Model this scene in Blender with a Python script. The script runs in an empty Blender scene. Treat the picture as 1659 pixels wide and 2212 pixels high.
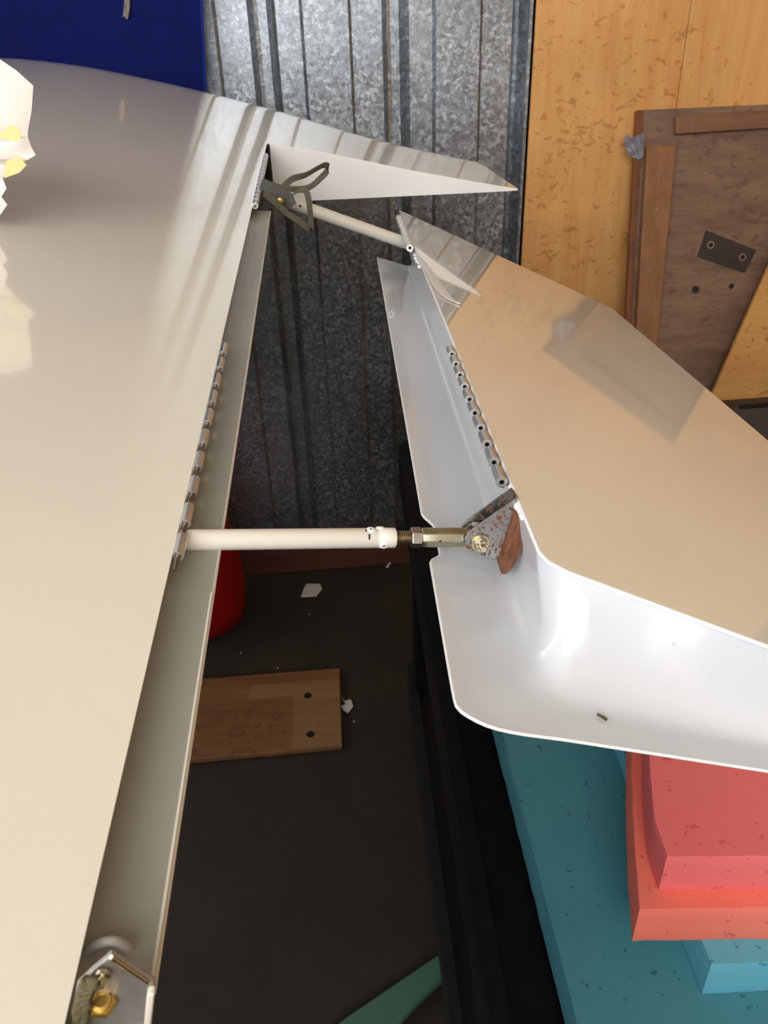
import bpy, bmesh, math, random
from mathutils import Vector, Matrix, noise
import numpy as np
random.seed(7)
SC = bpy.context.scene
COL = SC.collection

# ------------------------------------------------------------------ camera
cd = bpy.data.cameras.new('camera'); cam = bpy.data.objects.new('camera', cd); COL.objects.link(cam)
RT = Vector((0.99939083, -0.01875149, -0.02943394)); UPV = Vector((0.0348995, 0.5369723, 0.84287767)); FW = Vector((0, 0.84339145, -0.53729961))
cam.matrix_world = Matrix(((RT.x, UPV.x, -FW.x, 0), (RT.y, UPV.y, -FW.y, 0), (RT.z, UPV.z, -FW.z, 1.7), (0, 0, 0, 1)))
cd.sensor_fit = 'HORIZONTAL'; cd.sensor_width = 36.0; cd.lens = 36.0 * 1800 / 1659
cd.clip_start = 0.01; cd.clip_end = 60
cd.dof.use_dof = True; cd.dof.focus_distance = 0.6; cd.dof.aperture_fstop = 40.0
SC.camera = cam
# ------------------------------------------------------------------ sky seen through the open hangar door (behind and to the left)
wd_ = bpy.data.worlds.new('sky'); SC.world = wd_; wd_.use_nodes = True
wn_ = wd_.node_tree.nodes; wl_ = wd_.node_tree.links
bg = wn_['Background']
tc = wn_.new('ShaderNodeTexCoord'); sp = wn_.new('ShaderNodeSeparateXYZ'); rp = wn_.new('ShaderNodeValToRGB')
wl_.new(tc.outputs['Generated'], sp.inputs[0]); wl_.new(sp.outputs['Z'], rp.inputs[0]); wl_.new(rp.outputs[0], bg.inputs['Color'])
rp.color_ramp.elements[0].position = 0.0; rp.color_ramp.elements[0].color = (0.93, 0.96, 1.0, 1)
rp.color_ramp.elements[1].position = 0.8; rp.color_ramp.elements[1].color = (0.62, 0.77, 1.0, 1)
bg.inputs['Strength'].default_value = 4.4
# added area light under the ceiling for steep daylight, no roof panel there
ld = bpy.data.lights.new('added_overhead_light', 'AREA'); lo = bpy.data.objects.new('added_overhead_light', ld); COL.objects.link(lo)
ld.shape = 'RECTANGLE'; ld.size = 2.8; ld.size_y = 1.8; ld.energy = 130; ld.color = (1.0, 0.985, 0.96)
lo.location = (-.7, -1.5, 3.22)
lo.rotation_euler = (Vector((0.1, 1.0, 1.45)) - lo.location).to_track_quat('-Z', 'Y').to_euler()
SC.view_settings.view_transform = 'Standard'; SC.view_settings.look = 'None'; SC.view_settings.gamma = 1
SC.view_settings.use_curve_mapping = False
SC.view_settings.exposure = 0.0

# ------------------------------------------------------------------ measured outlines (metres)
G = {'plate': [[0.0767, 0.4084, 1.4468], [0.076, 0.4077, 1.4429], [0.0656, 0.4008, 1.4084], [0.0617, 0.4007, 1.4096], [0.0539, 0.4005, 1.4128], [0.0492, 0.4006, 1.4156], [0.0467, 0.401, 1.4197], [0.0469, 0.4018, 1.4238], [0.0488, 0.4025, 1.4271], [0.0515, 0.4032, 1.4295]], 'pivot': [0.0557, 0.402, 1.4203], 'block': [[0.0767, 0.4114, 1.4405], [0.0814, 0.4115, 1.4389], [0.0849, 0.4112, 1.4352], [0.0865, 0.4101, 1.428], [0.0797, 0.4058, 1.4062], [0.0771, 0.4045, 1.4001], [0.0741, 0.4036, 1.3964], [0.0698, 0.4031, 1.3958], [0.0678, 0.4033, 1.3979], [0.0659, 0.4044, 1.4057]], 'block_n': [0.0886, -0.9817, 0.1684], 'plate_n': [0.0886, -0.9817, 0.1684], 'rod': {'a': [-0.1124, 0.3787, 1.4451], 'b': [0.0058, 0.4013, 1.4263], 'c': [0.0148, 0.403, 1.4249], 'd': [0.0208, 0.4041, 1.4239], 'e': [0.0478, 0.4093, 1.4196], 'm': [0.001, 0.4003, 1.4271], 'k1': [-0.0098, 0.3983, 1.4288]}, 'pc': [0.0551, 0.4088, 1.4192], 'far_rod': [[-0.1207, 1.2746, 1.4301], [0.0624, 1.3642, 1.3381]], 'far_plate': [[-0.1619, 1.2111, 1.4531], [-0.1513, 1.2115, 1.4752], [-0.1307, 1.2128, 1.4658], [-0.1114, 1.2141, 1.4539], [-0.1074, 1.2145, 1.4414], [-0.1196, 1.2138, 1.4345], [-0.1398, 1.2126, 1.4391], [-0.1523, 1.212, 1.4297], [-0.167, 1.211, 1.4367]], 'far_bolt': [-0.1278, 1.1982, 1.4492], 'strap1': [[-0.1639, 1.281, 1.4635], [-0.1465, 1.2763, 1.4555], [-0.1243, 1.2718, 1.4505], [-0.1018, 1.2673, 1.4505], [-0.0879, 1.2622, 1.4546], [-0.0736, 1.2571, 1.4659], [-0.064, 1.2517, 1.4756], [-0.0618, 1.2459, 1.4831], [-0.0672, 1.2397, 1.4859], [-0.0773, 1.2333, 1.4826], [-0.0928, 1.2266, 1.4763], [-0.1096, 1.2198, 1.4733], [-0.1221, 1.2133, 1.4657]], 'strap2': [[-0.1109, 1.2041, 1.4548], [-0.1027, 1.2027, 1.4604], [-0.0941, 1.2013, 1.462], [-0.0895, 1.1999, 1.4549], [-0.0879, 1.1984, 1.4365], [-0.0875, 1.1968, 1.4179], [-0.0888, 1.195, 1.4109], [-0.0956, 1.1927, 1.4158], [-0.105, 1.1902, 1.4242], [-0.119, 1.1875, 1.4351], [-0.134, 1.1846, 1.4508], [-0.1466, 1.1819, 1.4637]], 'near_plate': [[-0.0881, 0.1314, 1.4644], [-0.0808, 0.1317, 1.4721], [-0.073, 0.1324, 1.4572], [-0.0714, 0.1325, 1.4549], [-0.0779, 0.1324, 1.4277], [-0.1015, 0.131, 1.4323], [-0.0936, 0.1312, 1.4578]], 'near_arc': [[-0.1067, 0.1528, 1.4263], [-0.1014, 0.153, 1.4377], [-0.0962, 0.1532, 1.442], [-0.0911, 0.1535, 1.442], [-0.088, 0.1538, 1.4365], [-0.0874, 0.1539, 1.4272], [-0.0865, 0.1541, 1.4139]], 'near_bolt': [[-0.0851, 0.1256, 1.4635], [-0.0884, 0.1316, 1.447]], 'near_rope': [[-0.0866, 0.1274, 1.4697], [-0.0887, 0.1274, 1.4647], [-0.0918, 0.1273, 1.4565], [-0.098, 0.1271, 1.4375]], 'near_fold': [[-0.0786, 0.1278, 1.4778], [-0.0712, 0.1284, 1.4636]], 'paper': [[-0.1755, 0.47, 0.1946], [-0.1643, 0.47, 0.1859], [-0.153, 0.47, 0.1737], [-0.1596, 0.47, 0.154], [-0.1671, 0.47, 0.1375], [-0.1682, 0.47, 0.133], [-0.167, 0.47, 0.1249], [-0.1651, 0.47, 0.1182], [-0.1729, 0.47, 0.1147], [-0.1843, 0.47, 0.1104], [-0.194, 0.47, 0.1049], [-0.1991, 0.47, 0.1], [-0.1982, 0.47, 0.0911], [-0.2047, 0.47, 0.0841], [-0.2012, 0.47, 0.077], [-0.2104, 0.47, 0.0678]], 'paper_tape': [[-0.1958, 0.466, 0.1385], [-0.1787, 0.466, 0.1423], [-0.1735, 0.466, 0.1469], [-0.1662, 0.466, 0.1444], [-0.1663, 0.466, 0.1362], [-0.1711, 0.466, 0.1333], [-0.1822, 0.466, 0.1368], [-0.1968, 0.466, 0.1348]], 'board': {'o': [0.7099, 2.3735, 1.398], 'e1': [0.0, -0.258, -0.9662], 'e2': [0.9976, 0.0695, 0.0], 'n': [0.0672, -0.964, 0.2574]}}

# ------------------------------------------------------------------ helpers
def V(*a): return Vector(a)
def tag(o, label=None, cat=None, group=None, kind=None):
    if label: o['label'] = label
    if cat: o['category'] = cat
    if group: o['group'] = group
    if kind: o['kind'] = kind
    return o
def empty(name, loc, label, cat, group=None):
    o = bpy.data.objects.new(name, None); COL.objects.link(o); o.location = loc; o.empty_display_size = 0.02
    bpy.context.view_layer.update()
    return tag(o, label, cat, group)
def link(name, bm, mat, parent=None, smooth=False, flip=True):
    if flip: bmesh.ops.recalc_face_normals(bm, faces=bm.faces[:])
    me = bpy.data.meshes.new(name); bm.to_mesh(me); bm.free()
    if mat: me.materials.append(mat)
    if smooth:
        for p in me.polygons: p.use_smooth = True
    o = bpy.data.objects.new(name, me); COL.objects.link(o)
    if parent is not None:
        o.parent = parent
        r = parent
        off = Vector((0, 0, 0))
        while r is not None: off += r.location; r = r.parent
        for v in me.vertices: v.co -= off
    return o
def sharp(o, deg=40):
    me = o.data
    for p in me.polygons: p.use_smooth = True
    me.set_sharp_from_angle(angle=math.radians(deg))
    return o
def bevel(o, w, seg=2):
    m = o.modifiers.new('bevel', 'BEVEL'); m.width = w; m.segments = seg; m.limit_method = 'ANGLE'; m.angle_limit = math.radians(35); return o
def solid(o, t, off=-1):
    m = o.modifiers.new('solid', 'SOLIDIFY'); m.thickness = t; m.offset = off
    if len(o.data.polygons) and o.data.polygons[0].use_smooth:
        e = o.modifiers.new('split', 'EDGE_SPLIT'); e.split_angle = math.radians(40)
    return o
def frame(z, x=None):
    z = z.normalized()
    x = x if x else (Vector((0, 0, 1)) if abs(z.z) < .9 else Vector((1, 0, 0)))
    x = (x - z * x.dot(z)).normalized(); y = z.cross(x)
    return x, y, z
def add_prism(bm, pts, d):
    """extrude a polygon (list of 3-D points) by vector d"""
    a = [bm.verts.new(p) for p in pts]; b = [bm.verts.new(Vector(p) + d) for p in pts]
    n = len(a); bm.faces.new(a); bm.faces.new(b[::-1])
    for i in range(n): bm.faces.new((a[i], b[i], b[(i + 1) % n], a[(i + 1) % n]))
def add_box(bm, o, u, v, w):
    o = Vector(o); add_prism(bm, [o, o + u, o + u + v, o + v], w)
def add_lathe(bm, p, axis, prof, n=24, x=None, capa=True, capb=True):
    """prof: list of (distance along axis, radius)"""
    X, Y, Z = frame(Vector(axis), x); p = Vector(p); rings = []
    for d, r in prof:
        rings.append([bm.verts.new(p + Z * d + (X * math.cos(2 * math.pi * i / n) + Y * math.sin(2 * math.pi * i / n)) * r) for i in range(n)])
    for a, b in zip(rings, rings[1:]):
        for i in range(n): bm.faces.new((a[i], a[(i + 1) % n], b[(i + 1) % n], b[i]))
    if capa: bm.faces.new(rings[0][::-1])
    if capb: bm.faces.new(rings[-1])
def add_tube(bm, path, r, n=10):
    path = [Vector(p) for p in path]; prev = None; X = None
    for i, p in enumerate(path):
        t = (path[min(i + 1, len(path) - 1)] - path[max(i - 1, 0)]).normalized()
        if X is None: X, Y, _ = frame(t)
        else: X = (X - t * X.dot(t)).normalized(); Y = t.cross(X)
        rr = r[i] if isinstance(r, (list, tuple)) else r
        ring = [bm.verts.new(p + (X * math.cos(2 * math.pi * k / n) + Y * math.sin(2 * math.pi * k / n)) * rr) for k in range(n)]
        if prev:
            for k in range(n): bm.faces.new((prev[k], prev[(k + 1) % n], ring[(k + 1) % n], ring[k]))
        else: bm.faces.new(ring[::-1])
        prev = ring
    bm.faces.new(prev)
def add_pipe(bm, p, axis, L, ro, ri, n=20):
    """hollow sleeve open at both ends"""
    X, Y, Z = frame(Vector(axis)); p = Vector(p); R = []
    for d, r in ((0, ro), (L, ro), (L, ri), (0, ri)):
        R.append([bm.verts.new(p + Z * d + (X * math.cos(2 * math.pi * i / n) + Y * math.sin(2 * math.pi * i / n)) * r) for i in range(n)])
    for j in range(4):
        a, b = R[j], R[(j + 1) % 4]
        for i in range(n): bm.faces.new((a[i], a[(i + 1) % n], b[(i + 1) % n], b[i]))
def add_hex(bm, p, axis, L, af, x=None, ch=0.12):
    r = af / math.sqrt(3)
    add_lathe(bm, p, axis, [(0, r * (1 - ch)), (L * ch, r), (L * (1 - ch), r), (L, r * (1 - ch))], 6, x)
def grid(bm, rows):
    R = [[bm.verts.new(p) for p in row] for row in rows]
    for a, b in zip(R, R[1:]):
        for i in range(len(a) - 1): bm.faces.new((a[i], a[i + 1], b[i + 1], b[i]))
    return R
def spline(pts, n):
    pts = [Vector(p) for p in pts]; out = []
    m = len(pts) - 1
    for i in range(m):
        p0 = pts[max(i - 1, 0)]; p1 = pts[i]; p2 = pts[i + 1]; p3 = pts[min(i + 2, m)]
        for k in range(n):
            t = k / n
            out.append(0.5 * ((2 * p1) + (p2 - p0) * t + (2 * p0 - 5 * p1 + 4 * p2 - p3) * t * t + (3 * p1 - p0 - 3 * p2 + p3) * t ** 3))
    out.append(pts[-1]); return out
def interp(x, tab):
    """monotone-ish cubic through a table of (x, y) with rising x"""
    n = len(tab)
    if x <= tab[0][0]: return tab[0][1]
    if x >= tab[-1][0]: return tab[-1][1]
    for i in range(n - 1):
        if x <= tab[i + 1][0]: break
    def sl(j):
        a = max(j - 1, 0); b = min(j + 1, n - 1)
        return (tab[b][1] - tab[a][1]) / (tab[b][0] - tab[a][0])
    x0, y0 = tab[i]; x1, y1 = tab[i + 1]; h = x1 - x0; t = (x - x0) / h
    return (2*t**3-3*t*t+1)*y0 + (t**3-2*t*t+t)*h*sl(i) + (-2*t**3+3*t*t)*y1 + (t**3-t*t)*h*sl(i+1)
def ribbon(bm, path, w, side, th=0.0006):
    P = [Vector(p) for p in path]; rows = []
    for i, p in enumerate(P):
        t = (P[min(i + 1, len(P) - 1)] - P[max(i - 1, 0)]).normalized()
        s_ = side[i] if isinstance(side, list) else side
        s_ = (s_ - t * s_.dot(t)).normalized()
        nn = t.cross(s_)
        rows.append([p - s_ * w / 2 - nn * th, p + s_ * w / 2 - nn * th, p + s_ * w / 2 + nn * th, p - s_ * w / 2 + nn * th, p - s_ * w / 2 - nn * th])
    R = [[bm.verts.new(q) for q in r[:4]] for r in rows]
    for a, b in zip(R, R[1:]):
        for k in range(4): bm.faces.new((a[k], a[(k + 1) % 4], b[(k + 1) % 4], b[k]))
    bm.faces.new(R[0][::-1]); bm.faces.new(R[-1])

def crumple(name, pos, n, u, v, su, sv, mat, label, cat, seed, amp=.4, sub=3):
    bm = bmesh.new(); bmesh.ops.create_grid(bm, x_segments=sub + 2, y_segments=sub + 2, size=.5)
    for w in bm.verts:
        x, y = w.co.x, w.co.y
        k = 1 + .35 * noise.noise(Vector((x * 2.3 + seed, y * 2.1, seed)))
        w.co = pos + u * x * su * k + v * y * sv * k + n * (abs(noise.noise(Vector((x * 3, y * 3, seed * 1.7)))) * amp * min(su, sv) + .0008)
    o = link(name, bm, mat, None, False); solid(o, .0006, 1); return tag(o, label, cat)
# ------------------------------------------------------------------ materials
class NT:
    def __init__(s, name):
        s.m = bpy.data.materials.new(name); s.m.use_nodes = True; s.t = s.m.node_tree; s.b = s.t.nodes['Principled BSDF']
    def n(s, typ, **kw):
        nd = s.t.nodes.new(typ)
        for k, v in kw.items():
            if k in nd.inputs: nd.inputs[k].default_value = v
            else: setattr(nd, k, v)
        return nd
    def l(s, a, b): s.t.links.new(a, b)
    def set(s, **kw):
        for k, v in kw.items(): s.b.inputs[k.replace('_', ' ')].default_value = v
        return s
    def coords(s, scale=(1, 1, 1), rot=(0, 0, 0)):
        tc = s.n('ShaderNodeTexCoord'); mp = s.n('ShaderNodeMapping'); mp.inputs['Scale'].default_value = scale; mp.inputs['Rotation'].default_value = rot
        s.l(tc.outputs['Object'], mp.inputs[0]); return mp.outputs[0]
    def noise(s, vec, scale, detail=4, rough=.55, dist=0):
        nd = s.n('ShaderNodeTexNoise'); nd.inputs['Scale'].default_value = scale; nd.inputs['Detail'].default_value = detail
        nd.inputs['Roughness'].default_value = rough; nd.inputs['Distortion'].default_value = dist
        if vec: s.l(vec, nd.inputs['Vector'])
        return nd
    def ramp(s, fac, stops, interp='LINEAR'):
        r = s.n('ShaderNodeValToRGB'); r.color_ramp.interpolation = interp; e = r.color_ramp.elements
        while len(e) < len(stops): e.new(0.5)
        for i, (p, c) in enumerate(stops):
            e[i].position = p; e[i].color = (c[0], c[1], c[2], 1) if not isinstance(c, (int, float)) else (c, c, c, 1)
        s.l(fac, r.inputs[0]); return r.outputs[0]
    def mix(s, fac, a, b, typ='MIX'):
        m = s.n('ShaderNodeMix'); m.data_type = 'RGBA'; m.blend_type = typ
        for sock, v in ((m.inputs[0], fac), (m.inputs[6], a), (m.inputs[7], b)):
            if isinstance(v, (int, float)): sock.default_value = v
            elif isinstance(v, tuple): sock.default_value = (v[0], v[1], v[2], 1)
            else: s.l(v, sock)
        return m.outputs[2]
    def color(s, sock): s.l(sock, s.b.inputs['Base Color']); return s
    def bump(s, h, strength=.2, dist=.002):
        b = s.n('ShaderNodeBump'); b.inputs['Strength'].default_value = strength; b.inputs['Distance'].default_value = dist
        s.l(h, b.inputs['Height']); s.l(b.outputs[0], s.b.inputs['Normal']); return s
def C(r, g, b):
    f = lambda c: (c / 255 / 12.92) if c / 255 <= .04045 else ((c / 255 + .055) / 1.055) ** 2.4
    return (f(r), f(g), f(b))

def paint(name, col, rough, coat=0.0, dirt=.0, dirtcol=(0.25, .22, .17), bump=0.0):
    k = NT(name); v = k.coords()
    n = k.noise(v, 6, 3)
    c = k.mix(k.ramp(n.outputs[0], [(.35, 0.0), (.7, 1.0)]), tuple(x * .97 for x in col), col)
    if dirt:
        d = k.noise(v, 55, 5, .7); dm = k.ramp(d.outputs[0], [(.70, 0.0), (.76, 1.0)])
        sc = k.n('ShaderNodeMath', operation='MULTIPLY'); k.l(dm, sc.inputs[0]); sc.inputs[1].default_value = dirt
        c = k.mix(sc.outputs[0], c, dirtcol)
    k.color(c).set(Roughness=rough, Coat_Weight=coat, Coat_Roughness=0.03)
    if bump: k.bump(k.noise(v, 9, 2).outputs[0], bump, .002)
    return k.m
M = {}
CREAM = (0.86, 0.82, 0.71)
M['gloss'] = paint('wing_paint', CREAM, .12, .6)
M['gloss2'] = paint('aileron_paint', (.90, .85, .73), .04, .6)
M['white'] = paint('white_primer_paint', (0.63, .65, .69), .2, .35, .5)
M['tiplit'] = paint('tip_lit_white', (0.88, .88, .88), .35, .1)  # brighter copy of the white, light on the tip face put into colour
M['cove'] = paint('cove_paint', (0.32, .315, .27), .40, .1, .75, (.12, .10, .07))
M['rim'] = paint('rim_paint', (0.74, .70, .60), .40)
M['ring'] = paint('grey_ring_paint', (0.46, .47, .45), .45)
M['dark'] = paint('cavity_shade', (0.012, .011, .010), .8)  # near-black in place of shade, for the wing pocket and hinge bores
M['rodpaint'] = paint('rod_paint', (0.80, .76, .67), .35, .1, .35)
M['epoxy'] = paint('white_filler', (0.86, .86, .88), .45)
def metal(name, col, rough, var=.3, rust=0, scale=120):
    k = NT(name); v = k.coords(); n = k.noise(v, scale, 4)
    c = k.mix(k.ramp(n.outputs[0], [(.3, 0.0), (.7, 1.0)]), tuple(x * (1 - var) for x in col), col)
    met = 1.0
    if rust:
        r = k.noise(v, scale * 1.3, 5, .6, .6); rm = k.ramp(r.outputs[0], [(.53, 0.0), (.59, 1.0)])
        rc = k.ramp(k.noise(v, scale * 4, 2).outputs[0], [(.35, (.045, .018, .010)), (.65, (.22, .075, .028))])
        c = k.mix(rm, c, rc); inv = k.n('ShaderNodeMath', operation='SUBTRACT'); inv.inputs[0].default_value = 1; k.l(rm, inv.inputs[1]); k.l(inv.outputs[0], k.b.inputs['Metallic'])
        k.l(k.ramp(rm, [(0, rough), (1, .8)]), k.b.inputs['Roughness'])
    else: k.set(Metallic=met, Roughness=rough)
    k.color(c); return k.m
M['alu'] = metal('hinge_aluminium', (.74, .72, .68), .36, .15)
M['alu2'] = metal('painted_hinge_aluminium', (.84, .83, .80), .42, .12)
M['pin'] = metal('hinge_pin_steel', (.26, .20, .16), .45)
M['steel'] = metal('spotted_steel', (.36, .355, .345), .34, .2, 1, 300)
M['cad'] = metal('cadmium_plate', (.56, .53, .38), .30, .3, 0, 150)
M['cadnut'] = metal('plated_nut', (.62, .55, .38), .28, .2)
M['jam'] = metal('steel_nut', (.50, .47, .42), .35)
M['thread'] = metal('brown_thread', (.30, .22, .12), .42)
M['brass'] = metal('brass_plated', (.62, .42, .12), .3, .2)
M['greyplate'] = mottled_plate = metal('grey_bracket', (.52, .49, .47), .55, .25)
M['bolt'] = metal('bolt_head', (.50, .33, .13), .4)

def galv(name, col):
    k = NT(name); v = k.coords((1, 1, 1))
    dn = k.noise(v, 60, 2); vv = k.n('ShaderNodeMix'); vv.data_type = 'VECTOR'; vv.inputs[0].default_value = .012
    k.l(v, vv.inputs[4]); k.l(dn.outputs['Color'], vv.inputs[5])
    vo = k.n('ShaderNodeTexVoronoi'); vo.inputs['Scale'].default_value = 105; k.l(vv.outputs[1], vo.inputs['Vector'])
    vo2 = k.n('ShaderNodeTexVoronoi'); vo2.inputs['Scale'].default_value = 210; k.l(vv.outputs[1], vo2.inputs['Vector'])
    g = k.ramp(vo.outputs['Color'], [(0.2, .78), (.6, .95), (.9, 1.3)])
    g2 = k.ramp(vo2.outputs['Color'], [(0.1, .8), (.9, 1.2)])
    big = k.ramp(k.noise(v, 3.5, 4).outputs[0], [(.3, .85), (.7, 1.12)])
    c = k.mix(1.0, col, g, 'MULTIPLY'); c = k.mix(1.0, c, g2, 'MULTIPLY'); c = k.mix(1.0, c, big, 'MULTIPLY')
    k.color(c); k.set(Metallic=.95)
    k.l(k.ramp(vo.outputs['Color'], [(0, .30), (1, .50)]), k.b.inputs['Roughness'])
    k.bump(vo.outputs['Color'], .12, .001)
    return k.m
M['galv'] = galv('galvanised_sheet', (.43, .465, .50))

def wood(name, c0, c1, axis='Z', scale=7, spots=0, rough=.55, spotcol=(.10, .05, .02), stretch=9, coat=0):
    k = NT(name); s_ = {'Z': (1, 1, 1 / stretch), 'X': (1 / stretch, 1, 1), 'Y': (1, 1 / stretch, 1)}[axis]
    v = k.coords(s_); w = k.noise(v, scale * 6, 6, .6, .6)
    fine = k.noise(k.coords(tuple(x if x == 1 else x * .3 for x in s_)), scale * 40, 3)
    c = k.ramp(w.outputs[0], [(.3, c0), (.7, c1)])
    c = k.mix(.25, c, k.ramp(fine.outputs[0], [(.3, c0), (.7, c1)]))
    if spots:
        v2 = k.coords((1, 1, 1)); bl = k.noise(v2, 3.2, 3)
        sp_ = k.noise(k.coords((1, 1, 1.5), (0, .4, 0)), 36, 3, .5, .6)
        add = k.n('ShaderNodeMath', operation='ADD'); k.l(sp_.outputs[0], add.inputs[0])
        mb = k.n('ShaderNodeMath', operation='MULTIPLY'); k.l(bl.outputs[0], mb.inputs[0]); mb.inputs[1].default_value = .45; k.l(mb.outputs[0], add.inputs[1])
        f_ = k.ramp(add.outputs[0], [(.83, 0.0), (.92, spots)])
        c = k.mix(f_, c, spotcol)
        big = k.ramp(k.noise(v2, 1.6, 4, .6, .5).outputs[0], [(.42, 0.0), (.75, .35)])
        c = k.mix(big, c, spotcol)
    k.color(c).set(Roughness=rough, Coat_Weight=coat, Coat_Roughness=.2)
    k.bump(w.outputs[0], .12, .001); return k.m
M['ply'] = wood('honey_plywood', C(222, 158, 88), C(244, 190, 120), 'Z', 5, .5, .5, C(160, 96, 42))
M['board'] = wood('dark_stained_board', C(104, 78, 62), C(148, 116, 94), 'X', 4, .45, .5, C(78, 58, 50), 5)
M['batten'] = wood('brown_batten', C(122, 80, 50), C(160, 112, 74), 'Z', 7, 0, .45)
M['batten_x'] = wood('brown_batten_cross', C(108, 74, 54), C(142, 102, 74), 'X', 7, 0, .45)
M['redwood'] = wood('reddish_trim', C(96, 52, 26), C(140, 82, 42), 'Z', 7, 0, .4)
M['ply2'] = wood('offcut_plywood', C(196, 140, 74), C(222, 170, 100), 'X', 4, .6, .5, C(140, 80, 34))
M['sill'] = wood('sill_wood', C(84, 44, 30), C(112, 62, 42), 'X', 6, .4, .7)
M['fblock'] = wood('hardwood_block', C(70, 42, 28), C(140, 92, 64), 'Z', 60, 0, .5, stretch=6)
M['fboard'] = wood('floor_board_wood', C(112, 72, 40), C(158, 112, 70), 'X', 4, .4, .6, C(90, 50, 24))
M['fboard2'] = wood('board_bare_end', C(134, 98, 60), C(168, 128, 84), 'X', 4, .3, .6, C(120, 80, 44))
M['ceil'] = wood('ceiling_boards', C(222, 212, 196), C(240, 232, 216), 'Y', 3, 0, .7)
M['wallp'] = wood('wall_boards', C(196, 160, 116), C(216, 182, 138), 'Z', 3, 0, .7)
M['walld'] = wood('dark_wall_boards', C(92, 84, 74), C(116, 106, 94), 'Z', 3, 0, .8)
M['green'] = paint('green_painted_board', C(82, 120, 100), .6, 0, .5)
def mottled(name, a, b, scale, rough, bump=.2, spec=.5):
    k = NT(name); v = k.coords(); n = k.noise(v, scale, 6, .6, .3)
    k.color(k.ramp(n.outputs[0], [(.3, a), (.7, b)])).set(Roughness=rough, Specular_IOR_Level=spec)
    k.bump(k.noise(v, scale * 12, 4).outputs[0], bump, .003); return k.m
M['floor'] = mottled('concrete_floor', C(42, 35, 28), C(60, 51, 41), 2.2, .85)
M['tarp'] = mottled('blue_vinyl', C(6, 16, 80), C(9, 22, 94), 9, .6, .05, .08)
M['hem'] = mottled('blue_hem', C(16, 32, 112), C(22, 42, 128), 9, .5, .05, .1)
M['blackpl'] = mottled('black_plastic', (.005, .005, .006), (.008, .008, .009), 30, .6, .2, .15)
M['greypl'] = mottled('dark_grey_plastic', (.014, .014, .015), (.02, .02, .021), 30, .7, .2, .2)
M['red'] = mottled('red_plastic', C(150, 14, 12), C(166, 20, 16), 6, .38, .05)
M['bluelab'] = mottled('blue_label', C(70, 110, 160), C(90, 130, 180), 6, .5, .02)
M['paperw'] = mottled('white_scrap', C(214, 208, 196), C(236, 232, 224), 20, .8, .1)
M['rag'] = mottled('grey_scrap', C(110, 100, 92), C(150, 140, 130), 60, .8, .3)
M['gtape'] = mottled('grey_tape', C(112, 112, 122), C(142, 142, 152), 25, .35, .2)
M['darkpaint'] = mottled('dark_patch', C(44, 36, 34), C(66, 52, 44), 20, .6, .2)
M['hole'] = paint('hole_dark', (.01, .008, .006), .9)
M['holelight'] = mottled('worn_hole_rim', C(128, 100, 84), C(150, 118, 98), 40, .6)
M['nail'] = metal('nail_head', (.30, .31, .34), .4)
M['darkbin'] = mottled('dark_grey_box', C(62, 54, 48), C(78, 68, 60), 8, .7)
M['strap'] = mottled('olive_strap', C(84, 80, 64), C(102, 97, 78), 120, .85, .4)
M['farplate'] = metal('dull_bracket', (.17, .17, .155), .6, .25)
M['rope'] = mottled('olive_rope', C(84, 78, 52), C(128, 118, 84), 300, .9, .6)
def foam(name, a, b, pore):
    k = NT(name); v = k.coords(); n = k.noise(v, 5, 3)
    c = k.ramp(n.outputs[0], [(.3, a), (.7, b)])
    vo = k.n('ShaderNodeTexVoronoi'); vo.inputs['Scale'].default_value = 130; k.l(v, vo.inputs['Vector'])
    pm = k.noise(v, 90, 2); f_ = k.ramp(pm.outputs[0], [(.66, 0.0), (.70, .8)])
    c = k.mix(f_, c, pore); k.color(c).set(Roughness=.9, Specular_IOR_Level=.2)
    k.bump(k.noise(v, 420, 3).outputs[0], .25, .0012); return k.m
M['teal'] = foam('teal_foam', C(70, 136, 148), C(84, 148, 158), C(40, 92, 108))
M['sky'] = foam('light_blue_foam', C(92, 172, 196), C(110, 186, 206), C(60, 130, 160))
M['coral'] = foam('coral_foam', C(242, 118, 120), C(247, 130, 126), C(214, 92, 92))
M['coral2'] = foam('orange_coral_foam', C(243, 124, 108), C(248, 136, 118), C(214, 92, 84))
def paper():
    k = NT('paper_sheet'); v = k.coords(); n = k.noise(v, 16, 3)
    k.color(k.ramp(n.outputs[0], [(.35, C(250, 244, 238)), (.7, C(253, 249, 248))])).set(Roughness=.75)
    k.b.inputs['Subsurface Weight'].default_value = 0.0
    tr = k.n('ShaderNodeBsdfTranslucent'); tr.inputs[0].default_value = (.85, .78, .68, 1); mx = k.n('ShaderNodeMixShader'); mx.inputs[0].default_value = .2
    k.l(k.b.outputs[0], mx.inputs[1]); k.l(tr.outputs[0], mx.inputs[2]); k.l(mx.outputs[0], k.t.nodes['Material Output'].inputs[0])
    return k.m
M['paper'] = paper()
M['ytape'] = mottled('yellow_tape', C(224, 206, 138), C(236, 220, 158), 14, .5, .1)

# ------------------------------------------------------------------ the building
WO = V(-.5186, 2.338, 0); WD = V(.5956, .0415, 0).normalized(); WN = V(WD.y, -WD.x, 0)   # back wall: origin, run, towards the room
def wall_pt(u, z, off=0): return WO + WD * u + V(0, 0, z) + WN * off
UPZ = V(0, 0, 1)
bm = bmesh.new()
add_box(bm, (-6, -7, -.1), V(12, 0, 0), V(0, 10.2, 0), V(0, 0, .1)); tag(link('floor', bm, M['floor']), 'bare brown concrete hangar floor', None, None, 'structure')
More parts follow.
